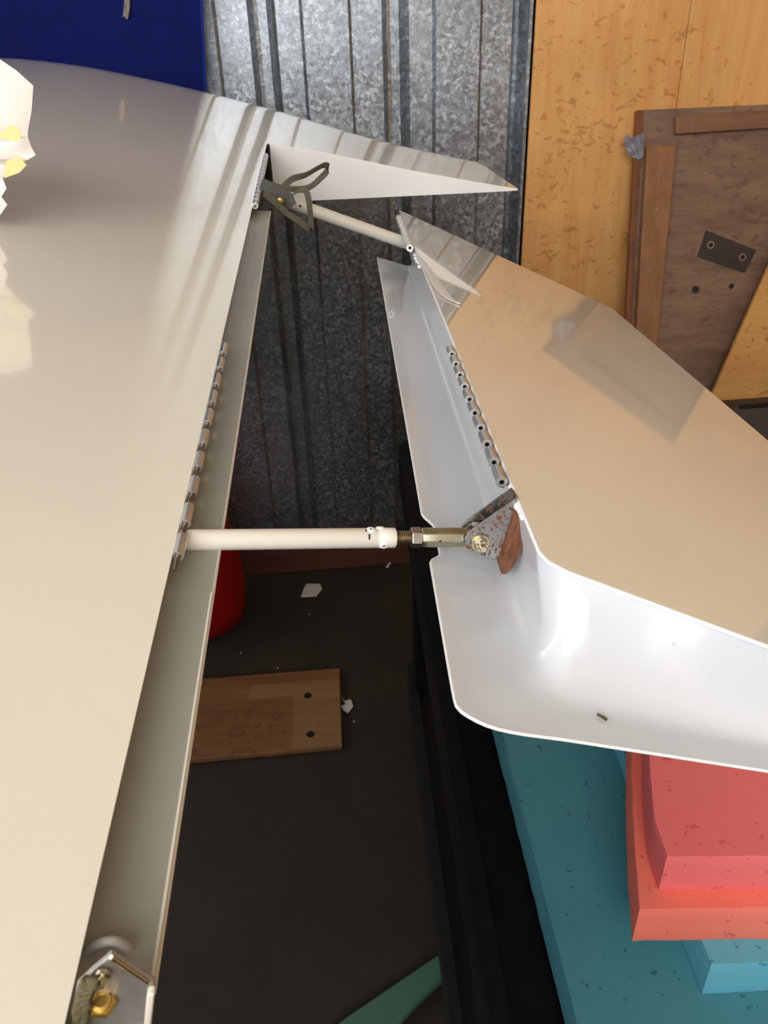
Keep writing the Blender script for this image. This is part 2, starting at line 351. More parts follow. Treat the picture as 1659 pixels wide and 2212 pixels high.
# corrugated steel sheet: profile offsets along the wall, period .3257
bm = bmesh.new()
per = .3257; prof = []
g0 = .5561
k0 = -5
for k in range(k0, 12):
    b = g0 + k * per
    for du, dz in ((0, 0), (.014, -.032), (.024, -.034), (.046, -.034), (.060, -.008), (.068, 0), (.126, 0), (.134, .011), (.243, .011), (.251, 0)):
        u = b + du
        if -1.4 < u < .9265: prof.append((u, dz))
prof.append((.9265, -.004))
rows = [[wall_pt(u, z, dz) for u, dz in prof] for z in (0.0, 1.0, 2.0, 3.3)]
grid(bm, rows)
o = link('wall_back', bm, M['galv'], None, False); o['kind'] = 'structure'; solid(o, .0012, 0)
bm = bmesh.new(); add_box(bm, wall_pt(.9225, 0, -.012), WD * .008, UPZ * 3.3, WN * .026)
o = link('trim_1', bm, M['galv']); o['kind'] = 'structure'
bm = bmesh.new(); add_box(bm, wall_pt(-1.5, 0, -.16), WD * 4.5, UPZ * 3.3, WN * .1)
o = link('wall_back_outer', bm, M['dark']); o.name = 'wall_rear'; o['kind'] = 'structure'
bm = bmesh.new()
add_box(bm, wall_pt(-1.4, 0.0, .002), WD * 2.33, UPZ * .105, WN * .045)
o = link('baseboard_back', bm, M['sill']); o['kind'] = 'structure'; bevel(o, .004)
bm = bmesh.new(); add_box(bm, (2.2, -7, 0), V(.1, 0, 0), V(0, 9.9, 0), UPZ * 3.3)
o = link('wall_right', bm, M['wallp']); o['kind'] = 'structure'
bm = bmesh.new(); add_box(bm, (-4.1, -4.5, 0), V(.1, 0, 0), V(0, 7.4, 0), UPZ * 2.1)  # unseen wall, height and dark boards chosen to keep low daylight out
o = link('wall_left', bm, M['walld']); o['kind'] = 'structure'
bm = bmesh.new(); add_box(bm, (-4.1, -4.6, 0), V(6.3, 0, 0), V(0, .1, 0), UPZ * 2.3)  # unseen wall, also shaped to block low light from behind
o = link('wall_front', bm, M['walld']); o['kind'] = 'structure'
bm = bmesh.new(); add_box(bm, (-6, -4.5, 3.3), V(8.3, 0, 0), V(0, 7.4, 0), UPZ * .1)
o = link('ceiling', bm, M['ceil']); o['kind'] = 'structure'
for x in (-3.6, -2.0, -.6, .8, 2.0):
    bm = bmesh.new(); add_box(bm, (x, -4.5, 3.14), V(.09, 0, 0), V(0, 6.8, 0), UPZ * .16)
    o = link('ceiling_joist', bm, M['ceil'], bpy.data.objects['ceiling'])

# ------------------------------------------------------------------ wing
P0 = V(-0.11000878, 0.35264969, 1.45325077); SW = V(-0.05825202, 0.99823111, 0.01188937)
CW = V(0.99830167, 0.05825614, 0); NW = CW.cross(SW).normalized()
def W_(c, t, h): return P0 + CW * c + SW * t + NW * h
HT = [(-1.36, -.05), (-1.34, -.015), (-1.28, .03), (-1.15, .072), (-1.0, .100), (-.8, .118), (-.68, .121), (-.565, .117), (-.47, .107), (-.38, .092), (-.285, .071), (-.14, .0345), (-.06, .0140), (0, 0), (.1, -.0195), (.22, -.0482), (.346, -.0757), (.4481, -.0963)]
HB = lambda c: -.0994 if c > -1.15 else -.0994 + .0494 * min(1, ((-1.15 - c) / .21)) ** 2
hf = lambda c: interp(c, HT)
OFF = [(-1.36, .10), (-1.25, .34), (-1.1, .43), (-.9, .46), (-.55, .468), (-.3, .47), (-.12, .47), (0, .432), (.10, .345), (.15, .310), (.289, .268), (.40, .246), (.418, .225), (.4481, .004)]
of = lambda c: interp(c, OFF)
TE_ = 1.2231; T0 = -.95
wing = empty('wing', W_(-.4, .4, 0), 'large glossy cream aircraft wing on the left with hinge along its edge', 'wing')
bm = bmesh.new()
cl = [-1.36 + i * .04 for i in range(30)] + [-.16, -.12, -.09, -.06, -.03, 0]
tl_ = [T0, -.5, -.25, -.1, 0, .15, .3, .5, .7, .85, 1.0, 1.12, TE_]
R = [[bm.verts.new(W_(c, t, hf(c))) for c in cl] for t in tl_]
tf = [.12, .3, .5, .7, .85, .93, .97, 1.0]
cr_ = [.03, .06, .1, .15, .2, .25, .289, .33, .37, .40, .41, .418, .425, .435, .4481]
call = cl + cr_
drop = lambda f: 0 if f < .9 else -.004 * ((f - .9) / .1) ** 2
R2 = []
for j, f in enumerate([0] + tf):
    row = []
    for i, c in enumerate(call):
        if j == 0 and i < len(cl): row.append(R[-1][i])
        else: row.append(bm.verts.new(W_(c, TE_ + of(c) * f, hf(c) + drop(f))))
    R2.append(row)
for a, b in zip(R, R[1:]):
    for i in range(len(a) - 1): bm.faces.new((a[i], a[i + 1], b[i + 1], b[i]))
for a, b in zip(R2, R2[1:]):
    for i in range(len(a) - 1): bm.faces.new((a[i], a[i + 1], b[i + 1], b[i]))
o = link('top_skin', bm, M['gloss'], wing, True); o.data.flip_normals() if o.data.polygons[5].normal.z < 0 else None
solid(o, .0022, -1)
# bottom skin, root closing wall and rounded tip closing
bm = bmesh.new()
cb = [-1.36, -1.34, -1.28, -1.2, -1.0, -.6, -.3, -.15, -.08, -.03]
rows = [[W_(c, t, HB(c) if c > -1.34 else hf(c)) for c in cb] for t in (T0, 0, TE_)]
rows2 = [[W_(c, TE_ + max(of(c) - .02, 0) * f, HB(c) if c > -1.34 else hf(c)) for c in cb + [0, .1, .22, .34, .44]] for f in (0, .5, 1)]
grid(bm, rows); grid(bm, rows2)
grid(bm, [[W_(c, TE_ + of(c) - .002, hf(c) - .005) for c in call], [W_(c, TE_ + of(c) * .985 - .01, (hf(c) + HB(c)) / 2) for c in call], [W_(c, TE_ + max(of(c) - .02, 0), min(HB(c), hf(c) - .0008)) for c in call]])
link('bottom_skin', bm, M['gloss'], wing, True)
# flat inboard face of the fixed trailing corner
bm = bmesh.new()
cf = [0.004, .05, .1, .16, .22, .29, .346, .4, .43, .447]
grid(bm, [[W_(c, TE_ + .0005, hf(c) - .0012) for c in cf], [W_(c, TE_ + .0005, -.0994 + .0008 * (c > .44)) for c in cf]])
o = link('tip_rib_face', bm, M['tiplit'], wing); solid(o, .003, 0)
# pocket in the wing behind the end hinge, its shade painted near-black
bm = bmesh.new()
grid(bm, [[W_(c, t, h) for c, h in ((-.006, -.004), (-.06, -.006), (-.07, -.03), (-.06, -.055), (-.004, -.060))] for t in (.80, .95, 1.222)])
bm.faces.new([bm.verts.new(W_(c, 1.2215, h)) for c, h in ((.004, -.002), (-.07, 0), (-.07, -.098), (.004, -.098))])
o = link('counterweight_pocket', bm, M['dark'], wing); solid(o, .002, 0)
# cove: concave channel below the hinge line with a projecting lip
LC, LH = .0202, -.0159
sec_ = [(-.006, -.0028), (-.0088, -.005), (-.0092, -.0085), (-.007, -.0115), (-.002, -.0135), (.005, -.0148), (.011, -.0154), (.0160, -.0157), (LC, LH)]
bm = bmesh.new()
tt = [T0, -.3, -.216] + [-.2 + i * .05 for i in range(20)] + [.795]
def lipcut(t, c):       # rounded outer corner at the near end of the lip
    return c
grid(bm, [[W_(c, t, h) for c, h in [(x - (.030 if t < -.216 else 0) * (x > -.002), y - (.03 if t < -.216 and x > -.002 else 0)) for x, y in sec_]] for t in tt])
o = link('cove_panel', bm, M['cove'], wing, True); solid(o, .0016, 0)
bm = bmesh.new()
add_tube(bm, [W_(LC - .0004, t, LH - .0002) for t in [-.214] + [-.2 + i * .05 for i in range(20)] + [.795]], .0011, 8)
sharp(link('lip_edge', bm, M['rim'], wing))
bm = bmesh.new()
wv = lambda t: .0035 + (.0012 if t < -.08 else 0) + .0006 * math.sin(t * 60)
grid(bm, [[W_(LC - k * wv(t), t, LH + .0013 - k * wv(t) * .66) for k in (0, .5, 1)] for t in [-.214 + i * .008 for i in range(26)]])
o = link('lip_flange', bm, M['rim'], wing, True); solid(o, .0004, 1)
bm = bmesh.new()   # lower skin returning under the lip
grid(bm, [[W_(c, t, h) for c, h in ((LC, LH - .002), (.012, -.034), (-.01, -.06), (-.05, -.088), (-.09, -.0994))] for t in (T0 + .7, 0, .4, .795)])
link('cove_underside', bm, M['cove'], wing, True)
# piano hinge halves on the wing
def hinge(parent, name, pf, t0, t1, n, c0, h0, r, mat, pin=None, duty=.56, leafc=(-.006, 0), hexed=False, leaf_mat=None, depth=.0009):
    bm = bmesh.new(); add_prism(bm, [pf(leafc[0], t0, h0 - .0012), pf(leafc[1], t0, h0 - .0012), pf(leafc[1], t1, h0 - .0012), pf(leafc[0], t1, h0 - .0012)], (pf(0, 0, 1) - pf(0, 0, 0)) * depth)
    lf = link(name, bm, leaf_mat or mat, parent)
    ax = (pf(0, 1, 0) - pf(0, 0, 0)); pt = (t1 - t0) / n
    for i in range(n):
        bm = bmesh.new(); p = pf(c0, t0 + pt * i, h0)
        add_pipe(bm, p, ax, pt * duty, r, r * (.5 if hexed else .42), 10 if hexed else 18)
        for f in bm.faces:
            if sum(((v.co - p) - ax * (v.co - p).dot(ax)).length for v in f.verts) / len(f.verts) < r * .6: f.material_index = 1
        X_, Y_, Z_ = frame(ax)
        f = bm.faces.new([bm.verts.new(p + ax * pt * duty * .35 + (X_ * math.cos(q) + Y_ * math.sin(q)) * r * .52) for q in [math.pi / 5 * j for j in range(10)]]); f.material_index = 1
        c1 = leafc[1] if abs(leafc[1] - c0) < abs(leafc[0] - c0) else leafc[0]
        add_prism(bm, [pf(c0, t0 + pt * i, h0 - r * .98), pf(c1, t0 + pt * i, h0 - r * .98), pf(c1, t0 + pt * (i + duty), h0 - r * .98), pf(c0, t0 + pt * (i + duty), h0 - r * .98)], (pf(0, 0, 1) - pf(0, 0, 0)) * .0008)
        kn = sharp(link('knuckle', bm, mat, lf), 30); kn.data.materials.append(M['dark'])  # bore faces and disc painted near-black as shade
    if pin:
        bm = bmesh.new(); add_lathe(bm, pf(c0, t0 - pin[0], h0), ax, [(0, r * .25), (.003, r * .42), (t1 - t0 + pin[0] - pt * .3, r * .42)], 10)
        sharp(link('hinge_pin', bm, M['pin'], lf))
    return lf
hinge(wing, 'main_hinge', W_, .0005, .302, 10, .0028, -.0012, .0030, M['alu'], (.012,), .60, (-.006, .0004), True)
hinge(wing, 'end_hinge', W_, .765, 1.115, 14, .0028, -.0010, .0042, M['alu2'], (.004,), .80, (-.006, .0004))
# bracket at the outer hinge
bm = bmesh.new(); add_prism(bm, [Vector(p) for p in G['far_plate']], SW * .003)
sharp(link('hinge_bracket', bm, M['farplate'], wing))
# near end: rib bracket with flange, brass nut, folded top edge, ring edge and rope
bm = bmesh.new(); add_prism(bm, [Vector(p) for p in G['near_plate']], SW * .002)
np_ = [Vector(p) for p in G['near_plate']]
nb = sharp(link('end_bracket', bm, M['greyplate'], wing)); bevel(nb, .0005)
bm = bmesh.new(); add_prism(bm, [np_[3] - CW * .0022, np_[3], np_[4], np_[4] - CW * .0022], SW * -.003); o = sharp(link('flange', bm, M['rim'], nb)); bevel(o, .0006)
bm = bmesh.new(); add_tube(bm, [Vector(p) for p in G['near_fold']], .0007, 8)
sharp(link('folded_edge', bm, M['cadnut'], nb))  # tube standing for the bracket's folded top edge
bm = bmesh.new(); a, b = [Vector(p) for p in G['near_bolt']]
ax = (a - b).normalized(); add_hex(bm, b, ax, .0046, .0078); add_lathe(bm, b + ax * .0046, ax, [(0, .0030), (.0012, .0028), (.0014, .0018), (.0005, .0017)], 16)
sharp(link('brass_nut', bm, M['brass'], nb), 30)
bm = bmesh.new(); add_tube(bm, spline([Vector(p) for p in G['near_arc']], 5), .0016, 12)
sharp(link('ring_edge', bm, M['ring'], wing), 60)
bm = bmesh.new(); q0 = np_[0] + (np_[1] - np_[0]) * .55 - V(0, 0, .0035) - SW * .001
add_lathe(bm, q0, -SW, [(0, .0022), (.0012, .0022), (.0016, .0012), (.004, .0010)], 14)
sharp(link('end_bolt', bm, M['cadnut'], nb))
bm = bmesh.new(); rp_ = spline([Vector(p) for p in G['near_rope']], 12)
for s_ in range(3):
    add_tube(bm, [p + V(math.cos(i * .45 + s_ * 2.09), 0, math.sin(i * .45 + s_ * 2.09)) * .0014 - NW * .003 for i, p in enumerate(rp_)], .0014, 8)
tag(sharp(link('rope', bm, M['rope'], None), 70), 'frayed olive rope in the corner of wing behind the brass nut', 'rope')

# ------------------------------------------------------------------ aileron
A0 = V(0.07841208, 0.42858757, 1.44216823); SA = V(-0.02373766, 0.99561154, -0.09052169)
CA = V(0.94908782, -0.00600744, -0.31495432); NA = V(0.31411596, 0.09338931, 0.94478019)
def A_(c, t, h): return A0 + CA * c + SA * t + NA * h
ail = empty('aileron', A_(.1, .3, -.02), 'glossy cream wedge shaped aileron hanging beside the wing with white cove', 'aileron')
bm = bmesh.new()
outl = [(0, 1.2227), (.2737, .8607), (.3137, .800), (.3144, .6), (.3144, .2), (.3144, -.165), (.2, -.138), (.112, -.1195), (.012, -.0925), (.0045, -.088), (0, -.080), (0, .3), (0, .8)]
f_ = bm.faces.new([bm.verts.new(A_(c, t, 0)) for c, t in outl]); bm.normal_update()
if f_.normal.z < 0: f_.normal_flip()
o = link('top_skin', bm, M['gloss2'], ail, False, False); solid(o, .0018, -1); bevel(o, .0005)
def edge_strip(name, pts, r=.0011):
    bm = bmesh.new(); add_tube(bm, pts, r, 8); return sharp(link(name, bm, M['epoxy'], ail))
edge_strip('skin_edge', [A_(-.0002, t, -.0011) for t in (1.215, .8, .4, .0, -.078)] + [A_(.0025, -.0868, -.0011), A_(.012, -.093, -.0011), A_(.112, -.1200, -.0011), A_(.2, -.1385, -.0011)], .00125)
# cove: wall + lip, lofted around the inner corner
def notch(t): # relief for the rod end
    sm = lambda x: (lambda y: y * y * (3 - 2 * y))(max(0, min(1, x)))
    return sm((t + .0225) / .013) * sm((.040 - t) / .016) * .0074
cols = []
for l in [.82 * i / 30 for i in range(30)] + [.82 + .18 * i / 50 for i in range(51)]:
    T = (0, .787 + (-.075 - .787) * l, -.0018); K = (.018, .95 + (-.100 - .95) * l, -.0510); tL = .95 + (-.132 - .95) * l
    cols.append((T, K, (-.0380 + notch(tL), tL, -.0517)))
NS = len(cols)
LT = [(-.038, -.132), (-.038, -.140), (-.0379, -.147), (-.0376, -.151), (-.0357, -.1543), (-.033, -.1563), (-.029, -.1585), (-.0245, -.1602), (-.019, -.1611), (-.012, -.1613), (-.006, -.161), (0, -.1604)]
for i in range(1, 12):
    l = i / 11; an = math.radians(90 * l)
    T = (.009 * l, -.075 - .0155 * l, -.0018)
    K = (.018 + .012 * (1 - math.cos(an)), -.100 - .0255 * math.sin(an) ** .8, -.0509)
    cols.append((T, K, LT[i] + (-.0516,)))
for i in range(1, 15):
    l = i / 14
    cols.append(((.009 + .19 * l, -.0905 - .0466 * l, -.0018), (.030 + .17 * l, -.1255 - .003 * l, -.0508 + .003 * l), (.2 * l, -.1604 + .0095 * l, -.0512 + .004 * l)))
for i in range(1, 7):   # the end closes towards the trailing edge
    l = i / 6
    cols.append(((.199 + .112 * l, -.1371 - .0270 * l, -.0018), (.2 + .110 * l, -.1285 - .030 * l, -.0478 + .0440 * l), (.2 + .111 * l, -.1509 - .0125 * l, -.0472 + .0445 * l)))
bm = bmesh.new(); rows = []
for T, K, L in cols:
    T, K, L = Vector(T), Vector(K), Vector(L)
    fr_ = min(1, max(0, (.10 - K.y) / .20)) if len(rows) < NS else 1; a = K + (T - K) * (.22 + .28 * fr_); b = K + (L - K) * (.16 + .24 * fr_)
    row = [T, T + (a - T) * .33, T + (a - T) * .66]
    for q in range(9):
        u = q / 8; row.append(a * (1 - u) ** 2 + K * 2 * u * (1 - u) + b * u * u)
    row += [b + (L - b) * .3, b + (L - b) * .6, b + (L - b) * .85, L]
    rows.append([A_(*p) for p in row])
grid(bm, rows)
o = link('cove_panel', bm, M['white'], ail, True); solid(o, .0016, 0)
edge_strip('lip_edge', [A_(*L) for T, K, L in cols], .0009)
bm = bmesh.new()
def mid_(p, q, f, dh): return (p[0] + (q[0] - p[0]) * f, p[1] + (q[1] - p[1]) * f, p[2] + (q[2] - p[2]) * f - dh)
und = [[A_(*mid_(L, K, 0, .0012)), A_(*mid_(L, K, .5, .0032)), A_(*mid_(L, K, 1, .0042)), A_(max(.205, min(K[0] + .02, .311)), max(K[1], -.125), -.032 if K[0] < .2 else -.032 + .027 * (K[0] - .2) / .11), A_(.312, min(max(K[1], -.13), .8), -.003)] for T, K, L in cols]
grid(bm, und); link('bottom_skin', bm, M['white'], ail, True)
bm = bmesh.new()
grid(bm, [[A_(0, t, -.0018) for t in (.787, .9, 1.05, 1.21)], [A_(.001, .80, -.02), A_(.002, .9, -.018), A_(.002, 1.05, -.012), A_(.001, 1.2, -.004)]])
link('end_web', bm, M['white'], ail)
hinge(ail, 'main_hinge', A_, .004, .300, 10, -.0066, -.0012, .0036, M['alu2'], None, .62, (-.0036, .0004), False, M['pin'])  # dark leaf, shade of the gap at the skin edge put into colour
hinge(ail, 'end_hinge', A_, .800, 1.11, 14, -.0088, -.0005, .0052, M['alu2'], None, .72, (-.0026, .0004), False, M['pin'])  # leaf darkened the same way for the shaded gap
# control bracket: two rust spotted plates on a hardwood block
PN = Vector(G['plate_n']); plate = [Vector(p) for p in G['plate']]; pv = Vector(G['pivot'])
brk = None
for k, offs in enumerate((0, -.0138)):
    bm = bmesh.new(); add_prism(bm, [p + PN * offs for p in plate], -PN * .0012)
    o = sharp(link('bracket_plate', bm, M['steel'], ail)); bevel(o, .0002, 1)
    if k == 0: tag(o, 'rust spotted steel bracket plate')
bm = bmesh.new(); e0, e1, e2 = plate[0], plate[1], plate[2]   # bend joining the two plates along the block
add_prism(bm, [e0 - PN * .001, e2 - PN * .001, e2 - PN * .0155, e0 - PN * .0155], CA * .0012)
link('bracket_back', bm, M['steel'], ail)
blk = [A_(*p) for p in [[-0.0019, -0.0195, -0.0026], [0.0015, -0.0245, -0.0012], [0.0039, -0.03, -0.0008], [0.004, -0.04, -0.0029], [0.0058, -0.038, -0.027], [0.006, -0.036, -0.0343], [0.0056, -0.033, -0.0408], [0.0046, -0.031, -0.0434], [0.0027, -0.03, -0.0442], [-0.0003, -0.0215, -0.04]]]
bm = bmesh.new(); F_ = [bm.verts.new(p) for p in blk]; K_ = [bm.verts.new(p + SA * (.016 if i not in (0, 9) else .010) + CA * .0025) for i, p in enumerate(blk)]
bm.faces.new((F_[0], F_[1], F_[8], F_[9])); bm.faces.new(F_[1:9]); bm.faces.new(K_[::-1])
for i in range(10): bm.faces.new((F_[i], K_[i], K_[(i + 1) % 10], F_[(i + 1) % 10]))
o = sharp(link('mounting_block', bm, M['fblock'], ail), 25); bevel(o, .0006); o['label'] = 'brown hardwood mounting block'
random.seed(3)
for i in range(7):
    bm = bmesh.new(); bmesh.ops.create_icosphere(bm, subdivisions=2, radius=.0016 + random.random() * .0012)
    p = A_(-.0012 + random.random() * .002, .004 - i * .0062, -.0018 - random.random() * .002)
    for v in bm.verts: v.co = p + Vector((v.co.x, v.co.y * 1.8, v.co.z)) * (1 + .25 * noise.noise(v.co * 600))
    link('filler_blob', bm, M['epoxy'], ail, True)
random.seed(5)
for i in range(5):
    bm = bmesh.new(); bmesh.ops.create_icosphere(bm, subdivisions=1, radius=.002 + random.random() * .0015)
    p = A_(-.001, .785 - i * .022, -.003 - random.random() * .004)
    for v in bm.verts: v.co = p + v.co
    link('filler_blob', bm, M['epoxy'], ail, True)
# peeled strip of tape lying on the skin
pe = spline([A_(-.0008, .7468, .0006), A_(.006, .6356, .0009), A_(.0105, .5457, .0009), A_(.0169, .5026, .0010), A_(.0286, .4897, .0012)], 8)
bm = bmesh.new(); prev = None
for i, p in enumerate(pe):
    u = i / (len(pe) - 1); w = .002 + .0135 * math.sin(math.pi * min(1, u * 1.02)) ** .8 + .0005 * math.sin(i * 2.3)
    q = [bm.verts.new(p - CA * w * .5), bm.verts.new(p + NA * .0008), bm.verts.new(p + CA * w * .5 + NA * .0004)]
    if prev:
        for k in range(2): bm.faces.new((prev[k], prev[k + 1], q[k + 1], q[k]))
    prev = q
o = link('peeled_tape', bm, M['epoxy'], None, True); solid(o, .0004, 1)
tag(o, 'narrow white curl of peeled tape on far corner of aileron', 'tape')

crumple('dry_flake', A_(.0372, -.1403, -.0497), NA, (CA * .8 - SA * .5).normalized(), (SA * .8 + CA * .5).normalized(), .0048, .0016, M['rope'], 'tiny brown dry flake lying on white lip of aileron', 'flake', 4.4, .3)
# ------------------------------------------------------------------ near control rod
rd = {k: Vector(v) for k, v in G['rod'].items()}; PC = Vector(G['pc']); rax = (rd['b'] - rd['a']).normalized()
rod = empty('control_rod', rd['a'], 'thick cream control rod with threaded end bolted to rusty bracket', 'rod')
L = (rd['b'] - rd['a']).length; RR = .0059
bm = bmesh.new()
add_lathe(bm, rd['a'] - rax * .02, rax, [(0, RR), (.02 + L - .0112, RR), (.02 + L - .0110, RR * .975), (.02 + L - .0104, RR * .975), (.02 + L - .0102, RR * 1.01), (.02 + L - .0004, RR * 1.01), (.02 + L, RR * .96)], 36)
sharp(link('tube', bm, M['rodpaint'], rod), 50)
tow = (cam.location - rd['b']); tow = (tow - rax * tow.dot(rax)).normalized(); sid = rax.cross(tow)
if sid.z < 0: sid = -sid
for dist, an in ((-.0075, -.85), (-.0150, .95), (-.009, 1.45)):
    d = (tow * math.cos(an) + sid * math.sin(an)).normalized(); p = rd['b'] + rax * dist + d * (RR - .0004)
    bm = bmesh.new(); add_lathe(bm, p, d, [(0, .0027), (.0006, .0026), (.0011, .0019), (.0011, .00095), (.0004, .0009)], 16)
    rv = sharp(link('rivet', bm, M['epoxy'], rod))
    bm = bmesh.new(); add_lathe(bm, p + d * .00045, d, [(0, .0009), (.0002, .0008)], 10); link('rivet_hole', bm, M['hole'], rv)
for dist, an, ln in ((-.0165, .12, .0036), (-.0178, .85, .0022)):
    d = (tow * math.cos(an) + sid * math.sin(an)).normalized(); s2 = rax.cross(d); p = rd['b'] + rax * dist + d * (RR - .0002)
    bm = bmesh.new(); add_prism(bm, [p - rax * .0006 - s2 * ln * .4, p + rax * .0006 - s2 * ln * .5, p + rax * .0005 + s2 * ln * .4, p - rax * .0005 + s2 * ln * .5], d * .0003); link('paint_chip', bm, M['darkpaint'], rod)
bm = bmesh.new(); n_ = 15; Lt = (rd['d'] - rd['b']).length + .004; pr = [(0, .0040)]
for i in range(n_): pr += [(Lt * (i + .25) / n_, .0044), (Lt * (i + .75) / n_, .0038)]
add_lathe(bm, rd['b'] - rax * .001, rax, pr, 20); sharp(link('threaded_shank', bm, M['thread'], rod), 20)
bm = bmesh.new(); add_hex(bm, rd['c'], rax, (rd['d'] - rd['c']).length, .0106, tow + sid * .45); sharp(link('jam_nut', bm, M['jam'], rod), 25)
# rod end: square-ish shank and round eye
bm = bmesh.new(); Lr = (PC - rd['d']).dot(rax)
X = (tow + sid * .9).normalized(); Y = rax.cross(X).normalized()
rr_ = .0062
def octo(d, r, sq): return [rd['d'] + rax * d + (X * math.cos(a) + Y * math.sin(a)) * r * (1 if k % 2 else sq) for k, a in enumerate([math.pi / 4 * i + math.pi / 8 for i in range(8)])]
st = [(0, rr_ * .96, 1), (.0008, rr_, 1), (Lr - .012, rr_, 1), (Lr - .008, rr_ * .98, 1), (Lr - .004, rr_ * .9, 1)]
Rr = [[bm.verts.new(p) for p in octo(*s_)] for s_ in st]
for a, b in zip(Rr, Rr[1:]):
    for i in range(8): bm.faces.new((a[i], a[(i + 1) % 8], b[(i + 1) % 8], b[i]))
bm.faces.new(Rr[0][::-1]); bm.faces.new(Rr[-1])
o = sharp(link('rod_end', bm, M['cad'], rod), 25); bevel(o, .0006)
bm = bmesh.new(); ec = rd['d'] + rax * Lr; ec = PC
add_lathe(bm, PC - PN * .0052, PN, [(0, .0078), (.001, .0086), (.0088, .0086), (.0098, .0078)], 28)
ey = sharp(link('rod_eye', bm, M['cad'], rod), 40); bevel(ey, .0004)
bm = bmesh.new(); hp = rd['d'] + rax * .0105 + (tow * .93 - sid * .37).normalized() * (rr_ * .955)
add_lathe(bm, hp, (tow * .93 - sid * .37).normalized(), [(0, .0007), (.0002, .0006)], 10); link('witness_hole', bm, M['hole'], rod)
# pivot bolt with washer, castle nut
bm = bmesh.new(); add_lathe(bm, pv + PN * .0002, PN, [(0, .0054), (.0003, .0056), (.0011, .0056), (.0014, .0053)], 28); add_lathe(bm, pv + PN * .0015, PN, [(0, .0046), (.0008, .0046)], 28)
wa = sharp(link('washer', bm, M['cadnut'], rod))
bm = bmesh.new(); add_hex(bm, pv + PN * .0022, PN, .0026, .0078)
X, Y, Z = frame(PN)
for i in range(6):
    a = math.pi / 3 * i + math.pi / 6; d = X * math.cos(a) + Y * math.sin(a); s2 = Z.cross(d)
    p = pv + PN * .0046 + d * .0019 - s2 * .00105
    add_box(bm, p, d * .0017, s2 * .0021, PN * .0018)
cn = sharp(link('castle_nut', bm, M['cadnut'], rod), 30); bevel(cn, .0003)
bm = bmesh.new(); add_lathe(bm, pv - PN * .018, PN, [(0, .0021), (.0275, .0021), (.028, .0017)], 18); sharp(link('pivot_bolt', bm, M['cadnut'], rod))
bm = bmesh.new(); add_tube(bm, spline([pv + PN * .0056 - X * .005, pv + PN * .0056, pv + PN * .0056 + X * .004, pv + PN * .0050 + X * .0052 + Y * .001], 4), .00045, 8)
link('cotter_key', bm, M['jam'], cn, True)

# ------------------------------------------------------------------ far link rod
fa, fb = [Vector(p) for p in G['far_rod']]; fax = (fb - fa).normalized()
fr = empty('link_rod', fa, 'thin white rod joining the far ends of wing and aileron', 'rod')
bm = bmesh.new(); add_lathe(bm, fa, fax, [(0, .0088), (.001, .0092), ((fb - fa).length, .0092)], 24); sharp(link('tube', bm, M['rodpaint'], fr), 50)
bm = bmesh.new(); tw = (cam.location - fa); tw = (tw - fax * tw.dot(fax)).normalized(); p = fa + fax * .0115 + tw * .0091
add_lathe(bm, p - tw * .002, tw, [(0, .0020), (.0023, .0018)], 12); link('rod_hole', bm, M['hole'], fr)
bm = bmesh.new(); fbp = Vector(G['far_bolt']); add_lathe(bm, fbp + SW * .004, -SW, [(0, .0052), (.006, .0056), (.009, .0050), (.0095, .004)], 16); sharp(link('bolt', bm, M['bolt'], fr))
bm = bmesh.new(); add_box(bm, fa - fax * .03 - tw * .004 - fax.cross(tw) * .006, fax * .032, tw * .006, fax.cross(tw) * .012); link('fork_end', bm, M['greyplate'], fr)
# olive strap looped around the bracket
bm = bmesh.new()
s1 = spline([Vector(p) for p in G['strap1']], 7); s2_ = spline([Vector(p) for p in G['strap2']], 7)
side1 = []
n1 = len(s1)
for i in range(n1):
    u = i / (n1 - 1); side1.append((NW * (1 - .35 * math.sin(u * 9)) + SW * .55 * math.sin(u * 7) + CW * .25).normalized())
ribbon(bm, s1, .0085, side1)
n2 = len(s2_)
ribbon(bm, s2_, .0085, [(CW * .7 + NW * .5 + SW * .45 * math.cos(i / n2 * 8)).normalized() for i in range(n2)])
o = sharp(link('strap', bm, M['strap'], None), 60)
tag(o, 'looped olive cloth strap tied at far hinge bracket of the wing', 'strap')

# ------------------------------------------------------------------ paper with yellow tape at the left edge
pp = [W_(*p) for p in G['paper']]
left = W_(-.30, .50, .13)
bm = bmesh.new()
outer = pp
cen = [W_(-.182, .475, .175), W_(-.195, .47, .14), W_(-.20, .475, .11)]
def shrink(p, f, dz): 
    q = p + (left - p) * f; return q - SW * dz
random.seed(11)
rows = []
for i, p in enumerate(outer):
    a_ = [0, .012, .004, .014][i % 4]
    row = []
    for j, f in enumerate((0, .12, .3, .55, .8, 1.0)):
        q = p + (W_(-.36, .52, .096 + .11 * (1 - i / (len(outer) - 1))) - p) * f
        d = 0 if j == 0 else (noise.noise(Vector((i * .55, j * .9, 3.1))) * .022 + [0, .010, .016, .01, .0, 0][j])
        q = q - SW * d; r_ = q - P0; hh = hf(r_.dot(CW)) + .0015 - r_.dot(NW)
        row.append(q + NW * max(0, hh))
    rows.append(row)
grid(bm, rows)
bmesh.ops.triangulate(bm, faces=bm.faces[:])
pap = link('crumpled_paper', bm, M['paper'], None, True); solid(pap, .0003, 0)
tag(pap, 'crumpled white paper sheet standing on the wing at left edge', 'paper')
bm = bmesh.new(); tq = [W_(*p) - SW * .020 for p in G['paper_tape']]
add_prism(bm, tq, -SW * .0006)
tp = link('yellow_tape', bm, M['ytape'], None)
me = tp.data
tp.parent = pap
tp['label'] = 'yellow tape strip'
